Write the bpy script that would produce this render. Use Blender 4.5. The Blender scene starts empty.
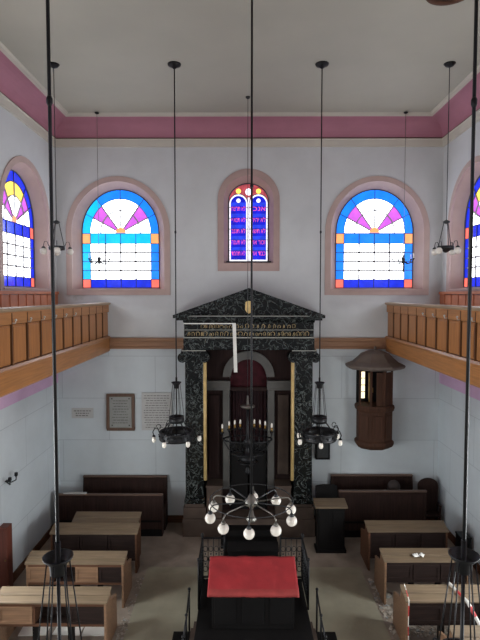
import bpy, bmesh, math, random
from mathutils import Vector, Matrix
from mathutils.geometry import tessellate_polygon
random.seed(11)
PI = math.pi
C = bpy.context.scene.collection
sc = bpy.context.scene

# ------------------------------------------------------------------ materials
def srgb(r, g, b):
    def f(c):
        c /= 255.
        return c/12.92 if c <= .04045 else ((c+.055)/1.055)**2.4
    return (f(r), f(g), f(b), 1)

def newmat(name):
    m = bpy.data.materials.new(name); m.use_nodes = True
    return m, m.node_tree.nodes, m.node_tree.links, m.node_tree.nodes['Principled BSDF']

def paint(name, col, rough=.7, var=.12, scale=3., metal=0., bump=0., stretch=None, fine=0.):
    """colour varied by soft noise, optional bump"""
    m, N, L, b = newmat(name)
    tc = N.new('ShaderNodeTexCoord'); mp = N.new('ShaderNodeMapping')
    if stretch: mp.inputs['Scale'].default_value = stretch
    L.new(tc.outputs['Object'], mp.inputs['Vector'])
    n = N.new('ShaderNodeTexNoise'); n.inputs['Scale'].default_value = scale; n.inputs['Detail'].default_value = 6
    L.new(mp.outputs['Vector'], n.inputs['Vector'])
    r = N.new('ShaderNodeValToRGB')
    r.color_ramp.elements[0].position = .3; r.color_ramp.elements[1].position = .7
    r.color_ramp.elements[0].color = tuple(c*(1-var) for c in col[:3])+(1,)
    r.color_ramp.elements[1].color = tuple(min(1, c*(1+var)) for c in col[:3])+(1,)
    L.new(n.outputs['Fac'], r.inputs['Fac']); L.new(r.outputs['Color'], b.inputs['Base Color'])
    b.inputs['Roughness'].default_value = rough; b.inputs['Metallic'].default_value = metal
    if bump:
        bp = N.new('ShaderNodeBump'); bp.inputs['Strength'].default_value = bump; bp.inputs['Distance'].default_value = .02
        n2 = N.new('ShaderNodeTexNoise'); n2.inputs['Scale'].default_value = scale*6; n2.inputs['Detail'].default_value = 4
        L.new(mp.outputs['Vector'], n2.inputs['Vector']); L.new(n2.outputs['Fac'], bp.inputs['Height'])
        L.new(bp.outputs['Normal'], b.inputs['Normal'])
    return m

def wood(name, col, rough=.5, var=.3, axis=0, scale=2.):
    st = [14, 14, 14]; st[axis] = .8
    return paint(name, col, rough, var, scale, stretch=tuple(st))

def block_wall(name, col, joint, bw, bh, var=.06, stain=None):
    m, N, L, b = newmat(name)
    tc = N.new('ShaderNodeTexCoord')
    sx = N.new('ShaderNodeSeparateXYZ'); L.new(tc.outputs['Object'], sx.inputs['Vector'])
    cb = N.new('ShaderNodeCombineXYZ'); L.new(sx.outputs['X'], cb.inputs['X']); L.new(sx.outputs['Z'], cb.inputs['Y'])
    br = N.new('ShaderNodeTexBrick'); L.new(cb.outputs['Vector'], br.inputs['Vector'])
    br.inputs['Scale'].default_value = 1; br.inputs['Brick Width'].default_value = bw; br.inputs['Row Height'].default_value = bh
    br.inputs['Mortar Size'].default_value = .012; br.inputs['Mortar Smooth'].default_value = .6; br.inputs['Bias'].default_value = 0
    br.inputs['Color1'].default_value = col; br.inputs['Color2'].default_value = tuple(c*.96 for c in col[:3])+(1,)
    br.inputs['Mortar'].default_value = joint
    n = N.new('ShaderNodeTexNoise'); n.inputs['Scale'].default_value = 1.1; n.inputs['Detail'].default_value = 8; n.inputs['Roughness'].default_value = .62
    L.new(tc.outputs['Object'], n.inputs['Vector'])
    mr = N.new('ShaderNodeMapRange'); mr.inputs['From Min'].default_value = .3; mr.inputs['From Max'].default_value = .7
    mr.inputs['To Min'].default_value = 1-var; mr.inputs['To Max'].default_value = 1+var
    L.new(n.outputs['Fac'], mr.inputs['Value'])
    mx = N.new('ShaderNodeMix'); mx.data_type = 'RGBA'; mx.blend_type = 'MULTIPLY'; mx.inputs['Factor'].default_value = 1
    L.new(br.outputs['Color'], mx.inputs['A']); L.new(mr.outputs['Result'], mx.inputs['B'])
    out = mx.outputs['Result']
    if stain:   # damp patches of peeling plaster at given places (x, z, radius)
        for (px, pz, rad) in stain:
            ds = N.new('ShaderNodeVectorMath'); ds.operation = 'DISTANCE'
            L.new(tc.outputs['Object'], ds.inputs[0]); ds.inputs[1].default_value = (px, 0, pz)
            n3 = N.new('ShaderNodeTexNoise'); n3.inputs['Scale'].default_value = 6; n3.inputs['Detail'].default_value = 8
            L.new(tc.outputs['Object'], n3.inputs['Vector'])
            ad = N.new('ShaderNodeMath'); ad.operation = 'MULTIPLY_ADD'; ad.inputs[1].default_value = rad*1.3
            L.new(n3.outputs['Fac'], ad.inputs[0]); L.new(ds.outputs['Value'], ad.inputs[2])
            m2 = N.new('ShaderNodeMapRange'); m2.inputs['From Min'].default_value = rad*.75; m2.inputs['From Max'].default_value = rad*1.35
            m2.inputs['To Min'].default_value = .75; m2.inputs['To Max'].default_value = 0
            L.new(ad.outputs['Value'], m2.inputs['Value'])
            m3 = N.new('ShaderNodeMix'); m3.data_type = 'RGBA'; m3.inputs['B'].default_value = srgb(120, 112, 92)
            L.new(m2.outputs['Result'], m3.inputs['Factor']); L.new(out, m3.inputs['A']); out = m3.outputs['Result']
    L.new(out, b.inputs['Base Color']); b.inputs['Roughness'].default_value = .75
    return m

def marble(name, base, vein, scale=2.2, width=.035, rough=.25):
    m, N, L, b = newmat(name)
    tc = N.new('ShaderNodeTexCoord')
    n = N.new('ShaderNodeTexNoise'); n.inputs['Scale'].default_value = scale; n.inputs['Detail'].default_value = 7; n.inputs['Distortion'].default_value = 1.6
    L.new(tc.outputs['Object'], n.inputs['Vector'])
    s = N.new('ShaderNodeMath'); s.operation = 'SUBTRACT'; s.inputs[1].default_value = .5; L.new(n.outputs['Fac'], s.inputs[0])
    a = N.new('ShaderNodeMath'); a.operation = 'ABSOLUTE'; L.new(s.outputs[0], a.inputs[0])
    r = N.new('ShaderNodeValToRGB'); e = r.color_ramp.elements
    e[0].position = 0; e[0].color = vein; e[1].position = width; e[1].color = base
    L.new(a.outputs[0], r.inputs['Fac']); L.new(r.outputs['Color'], b.inputs['Base Color'])
    b.inputs['Roughness'].default_value = rough
    return m

def glow(name, col, s, var=.0, scale=4.):
    """daylit pane of coloured glass"""
    m, N, L, b = newmat(name)
    b.inputs['Base Color'].default_value = tuple(c*.3 for c in col[:3])+(1,); b.inputs['Roughness'].default_value = .2
    b.inputs['Emission Strength'].default_value = s
    if var:
        tc = N.new('ShaderNodeTexCoord'); n = N.new('ShaderNodeTexNoise'); n.inputs['Scale'].default_value = scale
        L.new(tc.outputs['Object'], n.inputs['Vector'])
        r = N.new('ShaderNodeValToRGB'); r.color_ramp.elements[0].position = .35; r.color_ramp.elements[1].position = .65
        r.color_ramp.elements[0].color = tuple(c*(1-var) for c in col[:3])+(1,); r.color_ramp.elements[1].color = tuple(c*(1+var) for c in col[:3])+(1,)
        L.new(n.outputs['Fac'], r.inputs['Fac']); L.new(r.outputs['Color'], b.inputs['Emission Color'])
    else:
        b.inputs['Emission Color'].default_value = col
    return m

WE = 5.2; WL = 25.0     # glow of the clear panes; WL for the added low windows
M = dict(
  wall_up=block_wall('plaster upper', srgb(204, 206, 207), srgb(199, 201, 202), 60, 60, .06, stain=[(-4.75, 6.55, .42), (-3.9, 9.3, .12)]),
  wall_side=block_wall('plaster side', srgb(204, 206, 207), srgb(199, 201, 202), 60, 60, .05),
  wall_low=block_wall('painted block wall', srgb(202, 210, 214), srgb(178, 186, 191), 2.6, 1.18, .06),
  lilac=paint('lilac paint', srgb(206, 172, 204), .7, .05),
  pink=paint('pink cove paint', srgb(172, 116, 132), .7, .06, 1.5),
  cream=paint('cream plaster', srgb(196, 190, 178), .7, .06, 1.2),
  ceil=paint('ceiling plaster', srgb(172, 169, 156), .8, .05, .7),
  surround=paint('rose beige paint', srgb(188, 164, 156), .65, .06),
  surround2=paint('dusty rose paint', srgb(176, 150, 144), .65, .06),
  salmon=paint('salmon panelling', srgb(206, 132, 98), .6, .1, 3),
  trimwood=wood('trim wood', srgb(150, 112, 84), .5, .15),
  floor=paint('old floor', srgb(140, 128, 116), .7, .22, 2.2, bump=.2),
  carpet=paint('worn floor covering', srgb(146, 141, 122), .85, .16, 1.6, bump=.25),
  oak=wood('golden oak', srgb(156, 102, 56), .4, .22, 2),
  oak_h=wood('golden oak lengthwise', srgb(158, 106, 60), .4, .2, 1),
  oak_d=wood('dark oak stile', srgb(96, 62, 36), .5, .2, 2),  # darker oak for the stiles and backing board
  rail=wood('grey worn rail', srgb(150, 128, 104), .5, .2, 1),
  desk=wood('worn desk lid', srgb(108, 92, 72), .5, .25),
  deskb=wood('desk body brown', srgb(88, 60, 44), .55, .3),
  deskl=wood('light desk panel', srgb(122, 93, 70), .55, .25),
  deskd=wood('dark desk panel', srgb(36, 25, 22), .55, .3),
  dark=wood('dark stained pew', srgb(46, 31, 27), .45, .3, 2),
  dark_t=wood('dark pew cap', srgb(96, 74, 62), .45, .2),
  black=paint('black stained wood', srgb(12, 10, 10), .5, .2),
  mahog=wood('mahogany', srgb(68, 44, 32), .4, .3, 2),
  canopy=paint('pulpit canopy', srgb(98, 86, 78), .55, .2, 4),
  iron=paint('black iron', srgb(30, 30, 32), .45, .2, 8, metal=.6),
  iron2=paint('grey iron', srgb(60, 62, 64), .45, .2, 8, metal=.6),
  steel=paint('dull steel', srgb(120, 118, 112), .35, .2, 8, metal=.8),
  brass=paint('tarnished brass', srgb(150, 120, 66), .35, .2, 8, metal=.7),
  gold=paint('gilded wood', srgb(212, 182, 122), .4, .15, 6),
  marble=marble('black marble', srgb(11, 14, 15), srgb(98, 104, 102), 4.2, .022),
  dullgold=paint('worn gilt', srgb(160, 138, 96), .5, .3, 14),
  marble_g=paint('grey plaster marble', srgb(76, 74, 71), .5, .15, 3), pale=paint('pale stone line', srgb(150, 150, 142), .5, .1),
  stone=paint('brown marble', srgb(74, 62, 55), .45, .2, 3),
  curtain=paint('dark red velvet', srgb(30, 8, 12), .9, .3, 5),  # colour darkened to carry the shade of the deep niche
  redpanel=paint('red lunette', srgb(52, 8, 17), .7, .4, 6),  # niche shade included in this red
  darkpanel=wood('dark niche panel', srgb(38, 23, 21), .6, .3, 2),  # niche shade included in this brown
  white=paint('white paper', srgb(222, 220, 214), .8, .05),
  slate=paint('grey notice', srgb(150, 152, 148), .6, .08, 5),
  tablet=paint('white marble tablet', srgb(188, 188, 186), .5, .05, 5),
  ink=paint('faded ink', srgb(110, 108, 106), .8, .1),
  frame=wood('notice frame', srgb(96, 70, 54), .5, .2, 2),
  red=paint('red cloth', srgb(148, 33, 38), .75, .16, 3.5, bump=.15),
  redhem=paint('faded cloth hem', srgb(142, 48, 46), .8, .12, 6),
  globe=None,
  lead=paint('window lead', srgb(70, 70, 86), .6, .1),
  leadlt=paint('thin window lead', srgb(180, 178, 180), .6, .1),
  rubble=paint('plaster rubble', srgb(168, 160, 148), .9, .3, 9),
  tape_r=paint('red tape', srgb(190, 46, 50), .5, .05),
  bag=paint('dark cloth bag', srgb(52, 44, 42), .8, .2, 6),
  door=wood('red brown cupboard', srgb(104, 56, 44), .5, .2, 2),
)
def glass_globe():
    m, N, L, b = newmat('opal glass')
    b.inputs['Base Color'].default_value = srgb(232, 226, 216); b.inputs['Roughness'].default_value = .2
    b.inputs['Subsurface Weight'].default_value = .3; b.inputs['Subsurface Radius'].default_value = (.05, .05, .05)
    return m
M['globe'] = glass_globe()
G = dict(
  plain=glow('added low window pane', (.93, .98, 1, 1), WL), white=glow('clear pane', (.93, .98, 1, 1), WE), cyan=glow('sky blue pane', srgb(10, 165, 245), 1.5, .12),  # first pane: strong glow for the added low windows
  blue=glow('blue pane', srgb(20, 118, 240), 1.3, .12), deep=glow('deep blue pane', srgb(18, 44, 215), 1.0, .15),
  orange=glow('orange pane', srgb(255, 160, 100), 1.2, .08), red=glow('salmon pane', srgb(250, 110, 95), 1.1, .08),
  purple=glow('violet pane', srgb(206, 96, 222), 1.1, .12), yellow=glow('yellow pane', srgb(255, 214, 90), 1.6, .08),
  cblue=glow('cobalt glass', srgb(20, 28, 200), .95, .3, 3.), clight=glow('light blue glass', srgb(40, 66, 228), .9, .2, 6.),
  cpink=glow('pink letter glass', srgb(238, 88, 168), 1.05, .1), cwhite=glow('white border glass', srgb(238, 236, 246), 1.25, .15, 14.),
  cred=glow('rosy tracery glass', srgb(190, 80, 90), .75, .4, 12.), lamp=glow('lit pane', srgb(255, 240, 200), 1.3, .04),
)

for _k in ('dark', 'black', 'deskd', 'mahog', 'deskb', 'darkpanel', 'curtain', 'redpanel', 'stone'):
    _b = M[_k].node_tree.nodes['Principled BSDF']; _b.inputs['Specular IOR Level'].default_value = .2; _b.inputs['Roughness'].default_value = .7
M['marble'].node_tree.nodes['Principled BSDF'].inputs['Specular IOR Level'].default_value = .3
# ------------------------------------------------------------------ mesh builder
class MB:
    def __init__(s): s.bm = bmesh.new()
    def face(s, pts, mi=0, smooth=False):
        f = s.bm.faces.new([s.bm.verts.new(p) for p in pts]); f.material_index = mi; f.smooth = smooth; return f
    def grid(s, rows, mi=0, smooth=True, closed=False):
        V = [[s.bm.verts.new(p) for p in r] for r in rows]
        n = len(V[0])
        for a, b in zip(V, V[1:]):
            for i in range(n if closed else n-1):
                j = (i+1) % n
                f = s.bm.faces.new((a[i], a[j], b[j], b[i])); f.material_index = mi; f.smooth = smooth
        return V
    def box(s, x0, x1, y0, y1, z0, z1, mi=0, mat=None):
        x0, x1 = min(x0, x1), max(x0, x1); y0, y1 = min(y0, y1), max(y0, y1); z0, z1 = min(z0, z1), max(z0, z1)
        P = [Vector(p) for p in ((x0,y0,z0),(x1,y0,z0),(x1,y1,z0),(x0,y1,z0),(x0,y0,z1),(x1,y0,z1),(x1,y1,z1),(x0,y1,z1))]
        if mat is not None: P = [mat @ p for p in P]
        v = [s.bm.verts.new(p) for p in P]
        for q in ((3,2,1,0),(4,5,6,7),(0,1,5,4),(1,2,6,5),(2,3,7,6),(3,0,4,7)):
            f = s.bm.faces.new([v[i] for i in q]); f.material_index = mi
        return s
    def extr(s, poly, vec, mi=0, smooth=False):
        """polygon (3-D points) swept along vec"""
        vec = Vector(vec); a = [s.bm.verts.new(p) for p in poly]; b = [s.bm.verts.new(Vector(p)+vec) for p in poly]
        n = len(poly)
        fs = [s.bm.faces.new(a[::-1]), s.bm.faces.new(b)]
        for i in range(n):
            f = s.bm.faces.new((a[i], a[(i+1) % n], b[(i+1) % n], b[i])); f.smooth = smooth; fs.append(f)
        for f in fs: f.material_index = mi
        return s
    def tube(s, pts, r, n=6, mi=0, cap=True, closed=False):
        pts = [Vector(p) for p in pts]; rows = []; k = len(pts)
        rr = r if isinstance(r, (list, tuple)) else [r]*k
        up = None
        for i, p in enumerate(pts):
            if closed: d = pts[(i+1) % k]-pts[i-1]
            else: d = pts[min(i+1, k-1)]-pts[max(i-1, 0)]
            d.normalize()
            if up is None:
                up = d.orthogonal().normalized()
            else:
                up = (up-d*up.dot(d))
                up = up.normalized() if up.length > 1e-6 else d.orthogonal().normalized()
            w = d.cross(up)
            rows.append([p+(up*math.cos(2*PI*j/n)+w*math.sin(2*PI*j/n))*rr[i] for j in range(n)])
        if closed:
            V = s.grid(rows, mi, True, True)
            a, b = V[-1], V[0]
            for i in range(n):
                j = (i+1) % n
                f = s.bm.faces.new((a[i], a[j], b[j], b[i])); f.material_index = mi; f.smooth = True
        else:
            V = s.grid(rows, mi, True, True)
            if cap:
                for q in (V[0][::-1], V[-1]):
                    f = s.bm.faces.new(q); f.material_index = mi
        return s
    def lathe(s, prof, c=(0, 0, 0), n=20, mi=0, smooth=True, cap=True):
        c = Vector(c)
        V = s.grid([[c+Vector((r*math.cos(2*PI*j/n), r*math.sin(2*PI*j/n), z)) for j in range(n)] for r, z in prof], mi, smooth, True)
        if cap:
            for q, e in ((V[0][::-1], prof[0]), (V[-1], prof[-1])):
                if e[0] > 1e-4:
                    f = s.bm.faces.new(q); f.material_index = mi
        return s
    def ball(s, c, r, mi=0, n=14, sz=1.):
        pr = [(max(r*math.sin(PI*i/(n//2+2)), 1e-5), -r*sz*math.cos(PI*i/(n//2+2))) for i in range(n//2+3)]
        return s.lathe(pr, c, n, mi, True, False)
    def build(s, name, mats, parent=None, loc=(0, 0, 0), rz=0., bevel=0.):
        bmesh.ops.remove_doubles(s.bm, verts=s.bm.verts, dist=1e-5)
        bmesh.ops.recalc_face_normals(s.bm, faces=s.bm.faces)
        me = bpy.data.meshes.new(name); s.bm.to_mesh(me); s.bm.free()
        for m in (mats if isinstance(mats, (list, tuple)) else [mats]): me.materials.append(m)
        o = bpy.data.objects.new(name, me); C.objects.link(o)
        o.location = loc; o.rotation_euler = (0, 0, rz)
        if parent: o.parent = parent
        if bevel:
            b = o.modifiers.new('bevel', 'BEVEL'); b.width = bevel; b.segments = 2; b.limit_method = 'ANGLE'
        return o

def tag(o, label, cat, group=None):
    o['label'] = label; o['category'] = cat
    if group: o['group'] = group
    return o
def thing(name, label, cat, loc=(0, 0, 0), rz=0., group=None):
    o = bpy.data.objects.new(name, None); C.objects.link(o); o.location = loc; o.rotation_euler = (0, 0, rz)
    o.empty_display_size = .1
    return tag(o, label, cat, group)
def struct(o):
    o['kind'] = 'structure'; return o
def dup(root, label, loc=None, rz=None):
    def cp(o, parent):
        c = o.copy(); C.objects.link(c)
        if parent: c.parent = parent
        for ch in list(o.children): cp(ch, c)
        return c
    r = cp(root, None); r['label'] = label
    if loc: r.location = loc
    if rz is not None: r.rotation_euler = (0, 0, rz)
    return r
def arc(cx, cz, r, a0, a1, n): return [(cx+r*math.cos(a0+(a1-a0)*i/n), cz+r*math.sin(a0+(a1-a0)*i/n)) for i in range(n+1)]

# ------------------------------------------------------------------ the room
D = 13.84; WX = 5.31; YF = -3.0; ZC = 11.15; ZK = 10.68     # back wall, side walls, front wall, ceiling, cornice
H = 6.42
ZS = 8.16                                                   # spring of the big windows
def arch(a, rise, zb, n=28):
    """closed outline: bottom left, up, over, bottom right (local to the spring)"""
    return [(-a, zb)] + [(-a*math.cos(PI*i/n), rise*math.sin(PI*i/n)) for i in range(n+1)] + [(a, zb)]
BIG_OPEN = arch(1.27, 1.36, -1.62); BIG_OUT = arch(1.43, 1.5, -1.74); BIG_GL = arch(1.08, 1.2, -1.54)
ZM = 9.02
MID_OPEN = arch(.68, .66, -1.72); MID_OUT = arch(.85, .84, -1.94); MID_GL = arch(.56, .5, -1.66)

def wall_mesh(name, w0, w1, zones, holes, loc, rz):
    """zones: (z0, z1, material); holes: (u, z of spring, outline)"""
    b = MB(); mats = []
    for k, (z0, z1, m) in enumerate(zones):
        mats.append(m)
        loops = [[Vector((w0, z0, 0)), Vector((w1, z0, 0)), Vector((w1, z1, 0)), Vector((w0, z1, 0))]]
        for (u, zs, out) in holes:
            if z0 < zs < z1: loops.append([Vector((u+x, zs+z, 0)) for x, z in out])
        pts = [p for l in loops for p in l]
        vs = [b.bm.verts.new((p.x, 0, p.y)) for p in pts]
        for t in tessellate_polygon(loops):
            try:
                f = b.bm.faces.new([vs[i] for i in t]); f.material_index = k
            except ValueError: pass
    return struct(b.build(name, mats, None, loc, rz))

SIDE_Y = [12.0, 7.6, 3.2, -1.0]
wall_mesh('wall_back', -WX, WX, [(0, 4.92, M['wall_low']), (4.92, ZC, M['wall_up'])],
          [(-3.59, ZS, BIG_OPEN), (3.53, ZS, BIG_OPEN), (0, ZM, MID_OPEN)], (0, D, 0), 0)
LOW_OPEN = [(-.75, -1.1), (-.75, 1.1), (.75, 1.1), (.75, -1.1)]; LOW_OUT = [(-.9, -1.25), (-.9, 1.25), (.9, 1.25), (.9, -1.25)]; LOW_GL = [(-.6, -.95), (-.6, .95), (.6, .95), (.6, -.95)]
LOW_Y = [8.3, 5.0, 1.7]  # unseen low windows, added for light on the lower walls
zz = [(0, 3.98, M['wall_low']), (3.98, 4.86, M['lilac']), (4.86, ZC, M['wall_side'])]
wall_mesh('wall_left', YF, D, zz, [(y, ZS, BIG_OPEN) for y in SIDE_Y]+[(y, 2.5, LOW_OPEN) for y in LOW_Y], (-WX, 0, 0), PI/2)
wall_mesh('wall_right', -D, -YF, zz, [(-y, ZS, BIG_OPEN) for y in SIDE_Y]+[(-y, 2.5, LOW_OPEN) for y in LOW_Y], (WX, 0, 0), -PI/2)
wall_mesh('wall_front', -WX, WX, [(0, ZC, M['wall_side'])], [], (0, YF, 0), PI)
b = MB(); b.box(-WX, WX, YF, D, -.12, 0); struct(b.build('floor', M['floor']))
b = MB(); b.box(-WX, WX, YF, D, ZC, ZC+.1); struct(b.build('ceiling', M['ceil']))

# cove all round: cream moulding, dark line, pink slope, cream strip at the ceiling
def cove(name, p0, p1, inward):
    b = MB(); p0 = Vector(p0); p1 = Vector(p1); n = Vector(inward); t = (p1-p0).normalized()
    prof = [(0, 10.44), (.05, 10.45), (.07, 10.62), (.1, 10.64), (.1, 10.66), (.07, 10.68)]
    c = 8
    cv = [(.07+.45*(1-math.cos(PI/2*i/c))*1.0, 10.68+.4*math.sin(PI/2*i/c)) for i in range(1, c+1)]
    prof2 = [(.52, 11.08), (.6, 11.09), (.62, 11.15)]
    def run(pr, mi):
        rows = []
        for q, z in pr:
            a = p0+n*q+t*q; d = p1+n*q-t*q
            rows.append([(a.x, a.y, z), (d.x, d.y, z)])
        b.grid(rows, mi, False)
    run(prof[:4], 0); run(prof[3:6], 2); run([prof[5]]+cv, 1); run(prof2, 0)
    struct(b.build(name, [M['cream'], M['pink'], M['dark_t']]))
cove('trim_1', (-WX, D, 0), (WX, D, 0), (0, -1, 0)); cove('trim_2', (-WX, YF, 0), (-WX, D, 0), (1, 0, 0))
cove('trim_3', (WX, D, 0), (WX, YF, 0), (-1, 0, 0)); cove('trim_4', (WX, YF, 0), (-WX, YF, 0), (0, 1, 0))
# moulded wooden band on the back wall
for k, (x0, x1) in enumerate(((-3.84, -1.7), (1.7, 3.8))):
    b = MB()
    pr = [(0, 4.92), (.06, 4.93), (.06, 4.98), (.035, 5.0), (.035, 5.12), (.06, 5.14), (.08, 5.2), (.08, 5.23), (0, 5.235)]
    b.extr([(x0, D-q, z) for q, z in pr], (x1-x0, 0, 0))
    struct(b.build('trim_%d' % (5+k), M['trimwood']))
# gallery wall panelling behind the parapets
for k, s in enumerate((-1, 1)):
    b = MB(); X = s*WX
    b.box(X, X-s*.03, YF, D, 4.9, 6.46); b.box(X, X-s*.06, YF, D, 6.44, 6.51)
    y = YF+.1
    while y < D-.3:
        b.box(X, X-s*.05, y, y+.06, 4.9, 6.44); y += .42
    struct(b.build('trim_%d' % (7+k), M['salmon']))
for nm, bx in (('baseboard_left', (-WX, -WX+.03, 0, D)), ('baseboard_right', (WX-.03, WX, 0, D)), ('baseboard_back', (-WX+.03, WX-.03, D-.03, D))):
    b = MB(); b.box(bx[0], bx[1], bx[2], bx[3], 0, .2); struct(b.build(nm, M['deskb']))

# ------------------------------------------------------------------ windows
def surround(parent, out, opn, gl, depth, mat, sill=True):
    b = MB(); n = len(out); rows = []
    def loop(o, y): return [(x, y, z) for x, z in o]
    V = b.grid([loop(out, 0), loop(out, -.03), loop(opn, -.03), loop(opn, .02), loop(gl, depth)], 0, False, True)
    return b.build('surround', mat, parent)

def polar(b, r0, r1, a0, a1, k, mi, n=6, y=0.):
    """ring piece; k stretches it upward"""
    p = lambda r, a: (r*math.cos(a), y, r*k*math.sin(a))
    for i in range(n):
        u, v = a0+(a1-a0)*i/n, a0+(a1-a0)*(i+1)/n
        if r0 < 1e-6: b.face([p(0, u), p(r1, v), p(r1, u)], mi)
        else: b.face([p(r0, u), p(r0, v), p(r1, v), p(r1, u)], mi)

GN = ['white', 'cyan', 'blue', 'deep', 'orange', 'red', 'purple', 'yellow']
GM = [G[n] for n in GN]; gi = {n: i for i, n in enumerate(GN)}
def big_window(name, loc, rz, tone, detailed=True):
    """tone: (border, band, bottom row, middle fan, upper corner square)"""
    w = bpy.data.objects.new(name, None); C.objects.link(w); w.location = loc; w.rotation_euler = (0, 0, rz); struct(w)
    surround(w, BIG_OUT, BIG_OPEN, BIG_GL, .3, M['surround'])
    b = MB(); K = 1.2/1.08; R = 1.08; r1 = .85; zt = -.02; zb = -.3; bot = -1.54; row = -1.3
    q = lambda x0, x1, z0, z1, m: b.face([(x0, 0, z0), (x1, 0, z0), (x1, 0, z1), (x0, 0, z1)], gi[m])
    D2 = PI/180
    cuts = [0, 26, 52, 90, 128, 154, 180]
    sd = [tone[0], tone[0], tone[0], tone[0], tone[1], tone[1]] if tone[5] else [tone[0]]*6
    for i in range(6): polar(b, r1, R, cuts[i]*D2, cuts[i+1]*D2, K, gi[sd[i]])
    fan = ['white', 'purple', tone[3], tone[3], 'purple', 'white']
    for i in range(6):
        polar(b, .56, r1, cuts[i]*D2, cuts[i+1]*D2, K, gi[fan[i]])
        polar(b, .14, .56, cuts[i]*D2, cuts[i+1]*D2, K, gi['white' if fan[i] == 'yellow' else fan[i]])
    polar(b, 0, .14, 0, PI, K, gi['orange'], 10)
    q(-R, R, zt, 0, tone[1])
    q(-R, -r1, zb, zt, tone[4]); q(r1, R, zb, zt, tone[4])
    xs = [-r1+2*r1*i/4 for i in range(5)]
    for i in range(4):
        q(xs[i], xs[i+1], zb, zt, tone[1]); q(xs[i], xs[i+1], bot, row, tone[2])
    q(-R, -r1, bot, row, 'red'); q(r1, R, bot, row, 'red')
    zr = [row+(zb-row)*i/4 for i in range(5)]
    for j in range(4):
        q(-R, -r1, zr[j], zr[j+1], tone[1] if tone[5] else tone[0]); q(r1, R, zr[j], zr[j+1], tone[0])
        for i in range(4): q(xs[i], xs[i+1], zr[j], zr[j+1], 'white')
    g = b.build('glass', GM, w, (0, .3, 0))
    if not detailed: return w
    l = MB(); y = .29
    ln = lambda a, c, r=.011, mi=0: l.tube([(a[0], y, a[1]), (c[0], y, c[1])], r, 4, mi)
    pp = lambda r, d: (r*math.cos(d*D2), r*K*math.sin(d*D2))
    for c in cuts[1:6]:
        ln(pp(r1, c), pp(R, c)); ln(pp(.14, c), pp(r1, c), .024, 1)
    l.tube([(x, y, z*K) for x, z in arc(0, 0, r1, 0, PI, 24)], .011, 4); l.tube([(x, y, z*K) for x, z in arc(0, 0, .56, 0, PI, 20)], .022, 4, 1)
    ln((-R, zt), (R, zt)); ln((-R, zb), (R, zb)); ln((-R, row), (R, row))
    ln((-r1, bot), (-r1, zt)); ln((r1, bot), (r1, zt))
    for j in range(1, 4):
        ln((-r1, zr[j]), (r1, zr[j]), .029, 1); ln((-R, zr[j]), (-r1, zr[j])); ln((r1, zr[j]), (R, zr[j]))
    for i in range(1, 4):
        ln((xs[i], row), (xs[i], zb), .029, 1); ln((xs[i], bot), (xs[i], row)); ln((xs[i], zb), (xs[i], zt))
    l.tube([(x, y, z) for x, z in BIG_GL], .02, 4, 0, closed=True)
    l.build('leading', [M['lead'], M['leadlt']], w)
    s = MB(); s.box(-1.3, 1.3, -.05, .3, -1.62, -1.58); s.build('sill', M['surround'], w)
    return w
big_window('window_1', (-3.59, D, ZS), 0, ('blue', 'cyan', 'deep', 'white', 'orange', True))
big_window('window_3', (3.53, D, ZS), 0, ('blue', 'blue', 'deep', 'white', 'orange', False))
big_window('window_4', (-WX, 12.0, ZS), PI/2, ('deep', 'deep', 'deep', 'yellow', 'red', False))
big_window('window_5', (WX, 12.0, ZS), -PI/2, ('deep', 'deep', 'deep', 'yellow', 'red', False))
n = 6
for s in (-1, 1):
    for y in SIDE_Y[1:]:
        big_window('window_%d' % n, (s*WX, y, ZS), -s*PI/2, ('deep', 'deep', 'deep', 'yellow', 'red', False), False); n += 1

for s in (-1, 1):      # unseen windows added below the galleries to brighten lower walls and floor
    for y in LOW_Y:
        w = bpy.data.objects.new('window_%d' % n, None); C.objects.link(w); w.location = (s*WX, y, 2.5); w.rotation_euler = (0, 0, -s*PI/2); struct(w); n += 1
        surround(w, LOW_OUT, LOW_OPEN, LOW_GL, .3, M['cream'])
        b = MB(); b.face([(x, 0, z) for x, z in LOW_GL]); b.build('glass', G['plain'], w, (0, .3, 0))
        b = MB()
        for x in (-.6, -.2, .2, .6): b.tube([(x, .28, -.95), (x, .28, .95)], .02, 4)
        for z in (-.95, -.3, .35, .95): b.tube([(-.6, .28, z), (.6, .28, z)], .02, 4)
        b.build('glazing_bars', M['leadlt'], w)
# middle window: two blue lancets with rows of lettering
w = bpy.data.objects.new('window_2', None); C.objects.link(w); w.location = (0, D, ZM); struct(w)
surround(w, MID_OUT, MID_OPEN, MID_GL, .28, M['surround2'])
b = MB()
mg = [G['cred'], G['cwhite'], G['cblue'], G['clight'], G['yellow'], G['deep']]
b.face([(x, 0, z) for x, z in MID_GL], 0)
for cx in (-.28, .28):
    o1 = [(cx+x, z) for x, z in arch(.262, .27, -1.6)]; o2 = [(cx+x, z) for x, z in arch(.215, .22, -1.55)]
    for o, y, mi in ((o1, -.006, 1), (o2, -.012, 2)):
        b.face([(x, y, z-.06) for x, z in o], mi)
    for j in range(5):
        z0 = -1.36+j*.31; b.face([(cx-.215, -.016, z0), (cx+.215, -.016, z0), (cx+.215, -.016, z0+.1), (cx-.215, -.016, z0+.1)], 3)
    b.lathe([(1e-4, 0), (.055, 0)], (0, 0, 0), 12, 1, False, False) if False else None
    b.face([(cx+.06*math.cos(t*PI/6), -.018, .03+.06*math.sin(t*PI/6)) for t in range(12)], 1)
    b.face([(cx+.07*math.cos(t*PI/6), -.018, .29+.07*math.sin(t*PI/6)) for t in range(12)], 4)
b.face([(.09*math.cos(t*PI/6), -.018, .27+.1*math.sin(t*PI/6)) for t in range(12)], 1)
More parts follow.
